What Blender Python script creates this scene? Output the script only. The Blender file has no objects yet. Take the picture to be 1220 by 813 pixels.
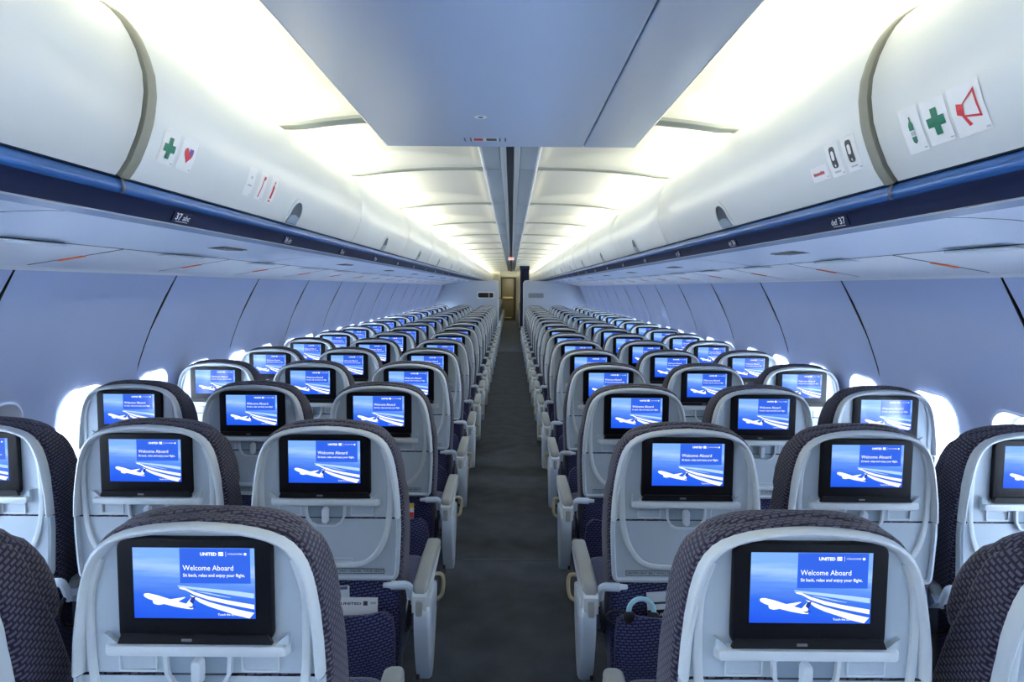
import bpy, math, random
from mathutils import Vector
PI = math.pi
random.seed(7)
S = bpy.context.scene
COL = S.collection

# ------------------------------------------------------------------ camera
FPX = 800.0                      # focal length in pixels of the 1220 px wide frame
cam_d = bpy.data.cameras.new('camera'); cam = bpy.data.objects.new('camera', cam_d); COL.objects.link(cam)
cam_d.sensor_width = 36.0; cam_d.lens = FPX * 36.0 / 1220.0
cam_d.shift_x = (610 - 609.3) / 1220.0
cam_d.shift_y = (342.5 - 406.5) / 1220.0
cam_d.clip_start = 0.02; cam_d.clip_end = 200
CAMZ = 1.47
cam.location = (0.011, 0.0, CAMZ)
cam.rotation_euler = (PI/2, math.radians(-0.45), 0)
S.camera = cam

# ------------------------------------------------------------------ world, exposure, cove lamps
S.view_settings.view_transform = 'Standard'; S.view_settings.look = 'None'
S.view_settings.gamma = 1.0; S.view_settings.use_curve_mapping = False
S.view_settings.exposure = 0.48
w = bpy.data.worlds.new('sky'); S.world = w; w.use_nodes = True
bg = w.node_tree.nodes['Background']
bg.inputs[0].default_value = (0.68, 0.81, 1.0, 1); bg.inputs[1].default_value = 27.0

Y0, Y1 = -2.2, 27.58              # cabin from the wall behind the camera to the forward galley
COVE_W = 19.0
for s in (-1, 1):
    y = -2.0
    while y < Y1 - 0.5:
        L = 2.4
        ld = bpy.data.lights.new('cove_lamp', 'AREA'); ld.shape = 'RECTANGLE'
        ld.size = 0.07; ld.size_y = L; ld.energy = COVE_W; ld.color = (1.0, 0.985, 0.80)
        lo = bpy.data.objects.new('cove_lamp', ld); COL.objects.link(lo)
        lo.location = (s*1.0, y + L/2, 2.078)
        lo.rotation_euler = (0, PI - s*math.radians(62), 0)
        y += L + 0.02

# ------------------------------------------------------------------ materials
MAT = {}
def mat(name, col, rough=0.5, metal=0.0, spec=0.5, emit=None, estr=0.0, coat=0.0, bump=None):
    m = bpy.data.materials.new(name); m.use_nodes = True
    nt = m.node_tree; b = nt.nodes['Principled BSDF']
    b.inputs['Base Color'].default_value = (*col, 1); b.inputs['Roughness'].default_value = rough
    b.inputs['Metallic'].default_value = metal; b.inputs['Specular IOR Level'].default_value = spec
    if coat: b.inputs['Coat Weight'].default_value = coat; b.inputs['Coat Roughness'].default_value = 0.06
    if emit: b.inputs['Emission Color'].default_value = (*emit, 1); b.inputs['Emission Strength'].default_value = estr
    # fine procedural variation so that no surface is dead flat
    tc = nt.nodes.new('ShaderNodeTexCoord'); nz = nt.nodes.new('ShaderNodeTexNoise')
    sc = bump[0] if bump else 60.0
    nz.inputs['Scale'].default_value = sc; nt.links.new(tc.outputs['Object'], nz.inputs['Vector'])
    bp = nt.nodes.new('ShaderNodeBump'); bp.inputs['Strength'].default_value = bump[1] if bump else 0.03
    bp.inputs['Distance'].default_value = bump[2] if bump else 0.0006
    nt.links.new(nz.outputs['Fac'], bp.inputs['Height']); nt.links.new(bp.outputs['Normal'], b.inputs['Normal'])
    MAT[name] = m
    return m
mat('shell', (0.49, 0.56, 0.62), 0.36)
mat('shell_light', (0.64, 0.69, 0.72), 0.34)
mat('recess', (0.30, 0.37, 0.44), 0.4)  # darker shell tone, the shade inside the tray latch recess painted in
mat('arm_pad', (0.30, 0.315, 0.31), 0.42)
mat('arm_grey', (0.52, 0.59, 0.68), 0.4)
mat('bezel', (0.006, 0.006, 0.008), 0.42, spec=0.18)
mat('bezel_lip', (0.012, 0.012, 0.014), 0.35, spec=0.3)
mat('badge', (0.3, 0.31, 0.33), 0.3, metal=0.6)
mat('dark_gap', (0.05, 0.06, 0.08), 0.6)
mat('dark_metal', (0.06, 0.065, 0.075), 0.45, metal=0.5)
mat('bin_white', (0.66, 0.685, 0.69), 0.33)
mat('bin_edge', (0.22, 0.22, 0.18), 0.5)
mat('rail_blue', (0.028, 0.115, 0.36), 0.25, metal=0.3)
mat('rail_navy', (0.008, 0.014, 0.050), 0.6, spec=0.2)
mat('rail_lip', (0.45, 0.48, 0.52), 0.4)
mat('rail_under', (0.05, 0.12, 0.27), 0.35)
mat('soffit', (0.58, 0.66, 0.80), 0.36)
mat('psu', (0.78, 0.81, 0.86), 0.4)
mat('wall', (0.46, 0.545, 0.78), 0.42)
mat('reveal', (0.74, 0.76, 0.80), 0.45)
mat('ceiling', (0.86, 0.86, 0.80), 0.5)
mat('ceiling_rib', (0.50, 0.53, 0.46), 0.5)
mat('keel', (0.42, 0.48, 0.52), 0.35)
mat('keel_rail', (0.50, 0.54, 0.56), 0.35)
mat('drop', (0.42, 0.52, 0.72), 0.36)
mat('white_trim', (0.88, 0.89, 0.90), 0.3)
mat('orange', (0.85, 0.16, 0.03), 0.45)
mat('sticker', (0.78, 0.79, 0.80), 0.4)
mat('green', (0.0, 0.16, 0.09), 0.45)
mat('red', (0.60, 0.025, 0.035), 0.45)
mat('violet', (0.10, 0.06, 0.35), 0.45)
mat('ink', (0.04, 0.05, 0.07), 0.5)
mat('faint', (0.45, 0.47, 0.5), 0.5)
mat('white_ink', (0.75, 0.77, 0.8), 0.5)
mat('latch_dark', (0.06, 0.07, 0.09), 0.4)
mat('latch_paddle', (0.28, 0.36, 0.45), 0.35)
mat('bulkhead', (0.44, 0.50, 0.62), 0.45)
mat('niche', (0.24, 0.27, 0.33), 0.5)
mat('curtain', (0.015, 0.025, 0.07), 0.85, spec=0.2)
mat('galley', (0.13, 0.12, 0.075), 0.5)
mat('cream', (0.80, 0.77, 0.60), 0.5)
mat('brass', (0.45, 0.38, 0.2), 0.4, metal=0.4)
mat('tan', (0.55, 0.47, 0.30), 0.45)
mat('paper', (0.66, 0.69, 0.74), 0.6)
mat('paper_dark', (0.10, 0.14, 0.2), 0.5)
mat('yellow', (0.75, 0.45, 0.04), 0.5)
mat('black', (0.012, 0.012, 0.014), 0.35)
mat('cyan_ring', (0.35, 0.6, 0.7), 0.35)
mat('exit_red', (0.6, 0.02, 0.02), 0.4, emit=(1.0, 0.1, 0.06), estr=1.2)

def mat_fabric(name, c1, c2, c3):
    m = bpy.data.materials.new(name); m.use_nodes = True; nt = m.node_tree; b = nt.nodes['Principled BSDF']
    uv = nt.nodes.new('ShaderNodeUVMap')
    mp = nt.nodes.new('ShaderNodeMapping'); mp.inputs['Rotation'].default_value = (0, 0, math.radians(-10))
    br = nt.nodes.new('ShaderNodeTexBrick'); br.offset = 0.5
    br.inputs['Scale'].default_value = 1.0
    br.inputs['Brick Width'].default_value = 0.0165; br.inputs['Row Height'].default_value = 0.0088
    br.inputs['Mortar Size'].default_value = 0.0026; br.inputs['Mortar Smooth'].default_value = 0.35
    br.inputs['Color1'].default_value = (*c1, 1); br.inputs['Color2'].default_value = (*c2, 1); br.inputs['Mortar'].default_value = (*c3, 1)
    nt.links.new(uv.outputs['UV'], mp.inputs['Vector']); nt.links.new(mp.outputs['Vector'], br.inputs['Vector'])
    nz = nt.nodes.new('ShaderNodeTexNoise'); nz.inputs['Scale'].default_value = 900
    nt.links.new(uv.outputs['UV'], nz.inputs['Vector'])
    mx = nt.nodes.new('ShaderNodeMixRGB'); mx.blend_type = 'MULTIPLY'; mx.inputs['Fac'].default_value = 0.45
    nt.links.new(br.outputs['Color'], mx.inputs['Color1']); nt.links.new(nz.outputs['Fac'], mx.inputs['Color2'])
    nt.links.new(mx.outputs['Color'], b.inputs['Base Color'])
    bp = nt.nodes.new('ShaderNodeBump'); bp.inputs['Strength'].default_value = 0.5; bp.inputs['Distance'].default_value = 0.002; bp.invert = True
    nt.links.new(br.outputs['Fac'], bp.inputs['Height']); nt.links.new(bp.outputs['Normal'], b.inputs['Normal'])
    b.inputs['Roughness'].default_value = 0.75; b.inputs['Specular IOR Level'].default_value = 0.25
    b.inputs['Sheen Weight'].default_value = 0.15
    MAT[name] = m
mat_fabric('fabric', (0.145, 0.125, 0.190), (0.110, 0.100, 0.17), (0.014, 0.013, 0.030))
mat_fabric('fabric_blue', (0.125, 0.135, 0.31), (0.10, 0.11, 0.27), (0.018, 0.019, 0.065))  # same cloth lower down, blue window light put into its colour

def mat_carpet():
    m = bpy.data.materials.new('carpet'); m.use_nodes = True; nt = m.node_tree; b = nt.nodes['Principled BSDF']
    tc = nt.nodes.new('ShaderNodeTexCoord')
    n1 = nt.nodes.new('ShaderNodeTexNoise'); n1.inputs['Scale'].default_value = 260; n1.inputs['Detail'].default_value = 3
    n2 = nt.nodes.new('ShaderNodeTexNoise'); n2.inputs['Scale'].default_value = 7; n2.inputs['Detail'].default_value = 4
    nt.links.new(tc.outputs['Object'], n1.inputs['Vector']); nt.links.new(tc.outputs['Object'], n2.inputs['Vector'])
    ad = nt.nodes.new('ShaderNodeMixRGB'); ad.inputs['Fac'].default_value = 0.3
    nt.links.new(n1.outputs['Fac'], ad.inputs['Color1']); nt.links.new(n2.outputs['Fac'], ad.inputs['Color2'])
    cr = nt.nodes.new('ShaderNodeValToRGB')
    cr.color_ramp.elements[0].position = 0.35; cr.color_ramp.elements[0].color = (0.027, 0.031, 0.039, 1)
    cr.color_ramp.elements[1].position = 0.68; cr.color_ramp.elements[1].color = (0.108, 0.120, 0.142, 1)
    nt.links.new(ad.outputs['Color'], cr.inputs['Fac']); nt.links.new(cr.outputs['Color'], b.inputs['Base Color'])
    bp = nt.nodes.new('ShaderNodeBump'); bp.inputs['Strength'].default_value = 0.5; bp.inputs['Distance'].default_value = 0.003
    nt.links.new(n1.outputs['Fac'], bp.inputs['Height']); nt.links.new(bp.outputs['Normal'], b.inputs['Normal'])
    b.inputs['Roughness'].default_value = 0.9; b.inputs['Specular IOR Level'].default_value = 0.2
    MAT['carpet'] = m
mat_carpet()

def mat_pane():
    m = bpy.data.materials.new('pane'); m.use_nodes = True; nt = m.node_tree
    nt.nodes.remove(nt.nodes['Principled BSDF']); out = nt.nodes['Material Output']
    tr = nt.nodes.new('ShaderNodeBsdfTransparent'); tr.inputs[0].default_value = (0.95, 0.97, 0.98, 1)
    gl = nt.nodes.new('ShaderNodeBsdfGlossy'); gl.inputs['Roughness'].default_value = 0.03
    mx = nt.nodes.new('ShaderNodeMixShader'); mx.inputs[0].default_value = 0.06
    nt.links.new(tr.outputs[0], mx.inputs[1]); nt.links.new(gl.outputs[0], mx.inputs[2]); nt.links.new(mx.outputs[0], out.inputs[0])
    MAT['pane'] = m
mat_pane()

def mat_screen(name, kind):
    """picture shown on the seat-back display: it gives off light itself"""
    m = bpy.data.materials.new(name); m.use_nodes = True; nt = m.node_tree; b = nt.nodes['Principled BSDF']
    b.inputs['Base Color'].default_value = (0.01, 0.01, 0.012, 1); b.inputs['Roughness'].default_value = 0.16
    if kind == 'sky':
        uv = nt.nodes.new('ShaderNodeUVMap'); sp = nt.nodes.new('ShaderNodeSeparateXYZ')
        nt.links.new(uv.outputs['UV'], sp.inputs[0])
        nz = nt.nodes.new('ShaderNodeTexNoise'); nz.inputs['Scale'].default_value = 3.0
        mp = nt.nodes.new('ShaderNodeMapping'); mp.inputs['Scale'].default_value = (1, 5, 1); mp.inputs['Rotation'].default_value = (0, 0, 0.35)
        nt.links.new(uv.outputs['UV'], mp.inputs['Vector']); nt.links.new(mp.outputs['Vector'], nz.inputs['Vector'])
        a = nt.nodes.new('ShaderNodeMath'); a.operation = 'MULTIPLY_ADD'; a.inputs[1].default_value = 0.22; nt.links.new(nz.outputs['Fac'], a.inputs[0])
        xm = nt.nodes.new('ShaderNodeMath'); xm.operation = 'MULTIPLY_ADD'; xm.inputs[1].default_value = 0.12
        nt.links.new(sp.outputs[0], xm.inputs[0]); nt.links.new(sp.outputs[1], xm.inputs[2]); nt.links.new(xm.outputs[0], a.inputs[2])
        cr = nt.nodes.new('ShaderNodeValToRGB'); e = cr.color_ramp.elements
        e[0].position = 0.10; e[0].color = (0.008, 0.07, 0.66, 1)
        e[1].position = 1.10; e[1].color = (0.16, 0.34, 0.85, 1)
        for p, c in ((0.42, (0.018, 0.11, 0.66, 1)), (0.56, (0.06, 0.17, 0.66, 1)), (0.72, (0.10, 0.25, 0.76, 1)), (0.88, (0.28, 0.46, 0.88, 1))):
            q = e.new(p); q.color = c
        nt.links.new(a.outputs[0], cr.inputs['Fac']); nt.links.new(cr.outputs['Color'], b.inputs['Emission Color'])
    elif kind == 'box': b.inputs['Emission Color'].default_value = (0.022, 0.10, 0.62, 1)
    elif kind == 'pale': b.inputs['Emission Color'].default_value = (0.36, 0.55, 0.92, 1)
    elif kind == 'navy': b.inputs['Emission Color'].default_value = (0.01, 0.03, 0.25, 1)
    else: b.inputs['Emission Color'].default_value = (0.88, 0.92, 1.0, 1)
    b.inputs['Emission Strength'].default_value = 1.0
    MAT[name] = m
for n in ('sky', 'box', 'pale', 'white', 'navy'): mat_screen('screen_' + n, n)

# ------------------------------------------------------------------ mesh helpers
class MB:
    def __init__(s): s.v = []; s.f = []; s.m = []; s.mats = []; s.uv = None
    def mi(s, name):
        if name not in s.mats: s.mats.append(name)
        return s.mats.index(name)
    def add(s, vs, fs, m):
        o = len(s.v); k = s.mi(m); s.v += [tuple(p) for p in vs]
        for f in fs: s.f.append(tuple(i + o for i in f)); s.m.append(k)
    def box(s, x0, x1, y0, y1, z0, z1, m, b=0.0):
        if b <= 0:
            vs = [(x, y, z) for z in (z0, z1) for y in (y0, y1) for x in (x0, x1)]
            s.add(vs, [(0,2,3,1),(4,5,7,6),(0,1,5,4),(2,6,7,3),(0,4,6,2),(1,3,7,5)], m); return
        lp = []
        cx, cy = (x0+x1)/2, (y0+y1)/2; w, h = x1-x0, y1-y0
        for z, i in ((z0, b), (z0+b*0.3, b*0.3), (z0+b, 0), (z1-b, 0), (z1-b*0.3, b*0.3), (z1, b)):
            lp.append([(cx+p[0], cy+p[1], z) for p in rrect(w-2*i, h-2*i, max(b, 0.002), 3)])
        s.loft(lp, m)
    def loft(s, loops, m, cap0=True, cap1=True, closed=True):
        n = len(loops[0]); vs = [p for l in loops for p in l]; fs = []
        for a in range(len(loops)-1):
            for i in range(n if closed else n-1):
                j = (i+1) % n
                fs.append((a*n+i, a*n+j, (a+1)*n+j, (a+1)*n+i))
        if cap0: fs.append(tuple(reversed(range(n))))
        if cap1: fs.append(tuple(range((len(loops)-1)*n, len(loops)*n)))
        s.add(vs, fs, m)
    def prism(s, poly, fn, d0, d1, m):
        """2-D polygon pushed from depth d0 to d1 through fn(u,v,d)"""
        n = len(poly)
        s.add([fn(u, v, d0) for u, v in poly] + [fn(u, v, d1) for u, v in poly],
              [tuple(range(n)), tuple(reversed(range(n, 2*n)))] + [(i, i+n, (i+1) % n + n, (i+1) % n) for i in range(n)], m)
    def ring(s, outer, inner, fn, d0, d1, m):
        n = len(outer); L = [[fn(u, v, d) for u, v in p] for p, d in ((outer, d0), (outer, d1), (inner, d1), (inner, d0))]
        s.loft(L + [L[0]], m, False, False)
    def tube(s, path, r, m, seg=8, sx=1.0, up=None):
        P = [Vector(p) for p in path]; loops = []
        rs = r if isinstance(r, (list, tuple)) else [r]*len(P)
        pn = None
        for i, p in enumerate(P):
            t = (P[min(i+1, len(P)-1)] - P[max(i-1, 0)]).normalized()
            if pn is None:
                a = Vector(up) if up else (Vector((0, 0, 1)) if abs(t.z) < 0.9 else Vector((1, 0, 0)))
            else: a = pn
            nrm = (a - t*a.dot(t)).normalized(); pn = nrm; bn = t.cross(nrm)
            loops.append([tuple(p + (nrm*math.cos(2*PI*k/seg)*sx + bn*math.sin(2*PI*k/seg))*rs[i]) for k in range(seg)])
        s.loft(loops, m)
    def mesh(s, name, xf=None, smooth=38, uv=None):
        me = bpy.data.meshes.new(name)
        vs = [xf(p) for p in s.v] if xf else s.v
        me.from_pydata(vs, [], s.f); me.update()
        for n in s.mats: me.materials.append(MAT[n])
        me.polygons.foreach_set('material_index', s.m)
        me.polygons.foreach_set('use_smooth', [True]*len(me.polygons))
        import bmesh
        bm = bmesh.new(); bm.from_mesh(me)
        if uv is None: bmesh.ops.recalc_face_normals(bm, faces=bm.faces)
        bm.to_mesh(me); bm.free()
        me.set_sharp_from_angle(angle=math.radians(smooth))
        ul = me.uv_layers.new(name='UVMap')
        for p in me.polygons:
            n = p.normal; ax = max(range(3), key=lambda i: abs(n[i]))
            for li in p.loop_indices:
                c = me.vertices[me.loops[li].vertex_index].co
                if uv: t = uv(c)
                elif ax == 0: t = (c.y, c.z)
                elif ax == 1: t = (c.x, c.z)
                else: t = (c.x, c.y)
                ul.data[li].uv = t
        return me

def rrect(w, h, r, n=4, cx=0.0, cy=0.0):
    r = min(r, w/2-1e-5, h/2-1e-5); P = []
    for (sx, sy, a0) in ((1, 1, 0), (-1, 1, PI/2), (-1, -1, PI), (1, -1, 1.5*PI)):
        for k in range(n+1):
            a = a0 + PI/2*k/n
            P.append((cx + sx*(w/2-r) + r*math.cos(a), cy + sy*(h/2-r) + r*math.sin(a)))
    return P
def lerp(a, b, t): return a + (b-a)*t
def interp(tab, x):
    if x <= tab[0][0]: return tab[0][1]
    for (a, b), (c, d) in zip(tab, tab[1:]):
        if x <= c: return lerp(b, d, (x-a)/(c-a))
    return tab[-1][1]
def smoothpath(pts, n=6):
    """Catmull-Rom through the points"""
    P = [Vector(p) for p in pts]; out = []
    for i in range(len(P)-1):
        p0, p1, p2, p3 = P[max(i-1, 0)], P[i], P[i+1], P[min(i+2, len(P)-1)]
        for k in range(n):
            t = k/n
            out.append(0.5*((2*p1) + (p2-p0)*t + (2*p0-5*p1+4*p2-p3)*t*t + (3*p1-p0-3*p2+p3)*t**3))
    out.append(P[-1]); return [tuple(q) for q in out]
_tc = {}
def text_poly(txt, bold=0.0, shear=0.0):
    """flat letter outlines, unit height ~1, origin at the left of the base line: (verts, faces, width)"""
    k = (txt, bold, shear)
    if k in _tc: return _tc[k]
    cu = bpy.data.curves.new('t', 'FONT'); cu.body = txt; cu.size = 1.0; cu.resolution_u = 2; cu.offset = bold; cu.shear = shear
    ob = bpy.data.objects.new('t', cu); COL.objects.link(ob)
    me = bpy.data.meshes.new_from_object(ob.evaluated_get(bpy.context.evaluated_depsgraph_get()))
    V = [(v.co.x, v.co.y) for v in me.vertices]; F = [tuple(p.vertices) for p in me.polygons]
    bpy.data.objects.remove(ob); bpy.data.curves.remove(cu); bpy.data.meshes.remove(me)
    W = max(v[0] for v in V) if V else 1.0
    _tc[k] = (V, F, W); return _tc[k]
def put_text(mb, txt, fn, u0, v0, h, m, d, width=None, bold=0.0, shear=0.0):
    V, F, W = text_poly(txt, bold, shear)
    sx = (width/W) if width else h
    mb.add([fn(u0 + x*sx, v0 + y*h, d) for x, y in V], F, m)

def obj(name, me, parent=None, **kw):
    o = bpy.data.objects.new(name, me); COL.objects.link(o)
    if parent: o.parent = parent
    for k, v in kw.items(): o[k] = v
    return o
def empty(name, loc, label, cat, group=None):
    o = bpy.data.objects.new(name, None); COL.objects.link(o); o.location = loc; o.empty_display_size = 0.1
    o['label'] = label; o['category'] = cat
    if group: o['group'] = group
    return o
def struct_root(name, label):
    o = bpy.data.objects.new(name, None); COL.objects.link(o); o['kind'] = 'structure'; o['label'] = label; o.empty_display_size = 0.1
    return o

# =================================================================== THE SETTING
WC, WR = 0.62, 1.79                                   # side wall: arc about z = WC
def wall_x(z): return math.sqrt(WR*WR - (z-WC)**2)
WTOP = 1.524

# floor
b = MB(); b.box(-1.75, 1.75, Y0, Y1 + 3.2, -0.06, 0.0, 'carpet')
floor = obj('floor', b.mesh('floor'), kind='structure', label='dark grey carpeted aisle floor')
for ys in (3.62, 9.1, 15.3):
    b = MB(); b.box(-0.235, 0.235, ys-0.006, ys+0.006, 0.0, 0.0025, 'dark_gap'); obj('carpet_seam', b.mesh('carpet_seam'), floor)
for s in (-1, 1):
    for x in (0.33, 0.93, 1.40):
        b = MB(); b.box(s*x-0.016, s*x+0.016, 0.3, 15.2, 0.0, 0.006, 'dark_metal'); obj('seat_track', b.mesh('seat_track'), floor)

# side walls: one panel per 1.016 m with two window openings
SEAM0 = 2.09; PITCH = 1.016
ZT = [WTOP, 0.0]
A_TOP = math.asin((WTOP-WC)/WR); A_BOT = math.asin((0.0-WC)/WR)
WIN_ZC = 0.858; WIN_A = math.asin((WIN_ZC-WC)/WR)
WCEN = (0.175, 0.665); WHW, WHH = 0.150, 0.195         # opening half width / half height on the panel face
def wall_pt(s, y, a, off=0.0):
    yy = min(max(y, 0.0), PITCH)
    c, wd = (0.21, 0.42) if yy < 0.42 else (0.718, PITCH-0.42)
    bay = 0.0065*math.cos(2*PI*(yy-c)/wd) - 0.0065
    r = WR + bay + off
    return (s*r*math.cos(a), y, WC + r*math.sin(a))
def ring_pts(hw, hh, r, N=40):
    P = rrect(2*hw, 2*hh, r, N//4-1); return P
def rect_match(P, y0, y1, a0, a1):
    """point on the cell border in the direction of each outline point (arc metres)"""
    out = []
    for (u, v) in P:
        L = 1e9
        if u > 1e-6: L = min(L, y1/u)
        if u < -1e-6: L = min(L, y0/u)
        if v > 1e-6: L = min(L, a1/v)
        if v < -1e-6: L = min(L, a0/v)
        out.append((u*L, v*L))
    # snap the nearest points onto the four corners
    for c in ((y1, a1), (y0, a1), (y0, a0), (y1, a0)):
        i = min(range(len(out)), key=lambda k: (out[k][0]-c[0])**2 + (out[k][1]-c[1])**2); out[i] = c
    return out
def wall_panel_mesh(s, windows=True):
    b = MB(); g = 0.0045
    if not windows:
        rows = []
        for i in range(19):
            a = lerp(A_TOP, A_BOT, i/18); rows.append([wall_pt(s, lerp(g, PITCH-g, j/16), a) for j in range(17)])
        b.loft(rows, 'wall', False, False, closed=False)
    else:
        for (ya, yb, yc) in ((g, 0.42, WCEN[0]), (0.42, PITCH-g, WCEN[1])):
            P = ring_pts(WHW, WHH, 0.085)
            z0, z1 = (WIN_A - 0.42/WR - WIN_A)*WR, (A_TOP-WIN_A)*WR
            Q = rect_match(P, ya-yc, yb-yc, z0, z1)
            loops = []
            for t in (0, 0.06, 0.15, 0.3, 0.5, 0.75, 1.0):
                loops.append([wall_pt(s, yc + lerp(p[0], q[0], t), WIN_A + lerp(p[1], q[1], t)/WR) for p, q in zip(P, Q)])
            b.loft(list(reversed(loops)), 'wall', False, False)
            # lower dado below the window cell
            rows = []
            for i in range(7):
                a = lerp(WIN_A - 0.42/WR, A_BOT, i/6); rows.append([wall_pt(s, lerp(ya, yb, j/8), a) for j in range(9)])
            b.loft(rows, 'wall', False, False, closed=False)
    # returned edges so that the seam has depth
    for yy in (g, PITCH-g):
        rows = [[wall_pt(s, yy, lerp(A_TOP, A_BOT, i/18), o) for i in range(19)] for o in (0, 0.02)]
        b.loft(rows, 'black', False, False, closed=False)
    return b.mesh('wall_panel')
def window_mesh(s, yc):
    """reveal and frame"""
    b = MB()
    specs = ((1.03, 1.03, -0.002), (1.0, 1.0, -0.004), (0.97, 0.975, 0.004), (0.90, 0.92, 0.035), (0.84, 0.88, 0.045), (0.80, 0.85, 0.047), (0.78, 0.83, 0.060), (0.77, 0.82, 0.11))
    loops = [[wall_pt(s, yc + p[0], WIN_A + p[1]/WR, o) for p in ring_pts(WHW*fx, WHH*fy, 0.085*fx)] for fx, fy, o in specs]
    b.loft(loops, 'reveal', False, False)
    return b.mesh('window_frame')
def pane_mesh(s, yc, name, o, fx, fy, m, dz=0.0, th=0.004):
    b = MB()
    L = [[wall_pt(s, yc + p[0], WIN_A + (p[1])/WR + dz, oo) for p in ring_pts(WHW*fx, WHH*fy, 0.08*fx)] for oo in (o, o+th)]
    b.loft(L, m); return b.mesh(name)
walls = {}
NPAN = {}
wn = 1
for s, side in ((-1, 'left'), (1, 'right')):
    root = struct_root('wall_' + side, 'pale blue-grey curved cabin side wall lined with panels and windows')
    mw = wall_panel_mesh(s); mp = wall_panel_mesh(s, False)
    wm = [window_mesh(s, c) for c in WCEN]; pm = [pane_mesh(s, c, 'window_pane', 0.075, 0.80, 0.85, 'pane') for c in WCEN]
    shade = [pane_mesh(s, c, 'window_shade', 0.050, 0.79, 0.84, 'reveal') for c in WCEN]
    k0 = int(math.floor((Y0-SEAM0)/PITCH)); k1 = int(math.ceil((Y1-SEAM0)/PITCH))
    for k in range(k0, k1):
        y = SEAM0 + k*PITCH
        # wall_pt uses y modulo the pitch: build at 0, then move
        has = y < 15.4 and y > Y0 - 0.3
        p = obj('wall_panel', mw if has else mp, root); p.location = (0, y, 0)
        if has:
            for c in (0, 1):
                wd = bpy.data.objects.new('window_%d' % wn, None); COL.objects.link(wd); wd.empty_display_size = 0.05
                wd['kind'] = 'structure'; wd['label'] = 'rounded cabin window in the %s side wall' % side; wd.location = (0, y, 0); wn += 1
                obj('window_frame', wm[c], wd); obj('window_pane', pm[c], wd)
                if s < 0 and abs(y-SEAM0) < 0.1 and c == 0: obj('window_shade', shade[c], wd)
    # backing skin behind the seams, with room for the windows
    b = MB()
    rows = [[(s*(WR+0.03)*math.cos(a), y, WC+(WR+0.03)*math.sin(a)) for y in (Y0, Y1)] for a in (A_TOP+0.06, A_TOP, lerp(A_TOP, WIN_A+0.215/WR, .5), WIN_A+0.215/WR)]
    b.loft(rows, 'black', False, False, closed=False)
    rows = [[(s*(WR+0.03)*math.cos(a), y, WC+(WR+0.03)*math.sin(a)) for y in (Y0, Y1)] for a in (WIN_A-0.215/WR, lerp(WIN_A-0.215/WR, A_BOT, .3), lerp(WIN_A-0.215/WR, A_BOT, .65), A_BOT-0.03)]
    b.loft(rows, 'dark_gap', False, False, closed=False)
    obj('wall_backing', b.mesh('wall_backing'), root)

# rail profile, bin door profile, soffit profile (x is the distance from the aisle centre line)
DOOR = [(.792,1.691),(.783,1.703),(.770,1.724),(.752,1.77),(.741,1.81),(.736,1.86),(.739,1.90),(.7525,1.945),(.768,1.978),(.784,2.004),(.806,2.028),(.832,2.046),(.868,2.060),(.915,2.066)]
DLEN = [0.0]
for (a, c), (e, g) in zip(DOOR, DOOR[1:]): DLEN.append(DLEN[-1] + math.hypot(e-a, g-c))
def door_pt(s, y, t, off=0.0):
    """t = distance up the door from its lower edge, off = proud of the surface"""
    for i in range(len(DLEN)-1):
        if t <= DLEN[i+1] or i == len(DLEN)-2:
            k = (t-DLEN[i])/(DLEN[i+1]-DLEN[i])
            (x0, z0), (x1, z1) = DOOR[i], DOOR[i+1]
            dx, dz = x1-x0, z1-z0; l = math.hypot(dx, dz)
            return (s*(lerp(x0, x1, k) - off*dz/l), y, lerp(z0, z1, k) + off*dx/l)
def strip(b, s, prof, y0, y1, m, ny=1):
    rows = [[(s*x, lerp(y0, y1, j/ny), z) for j in range(ny+1)] for x, z in prof]
    b.loft(rows, m, False, False, closed=False)

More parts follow.
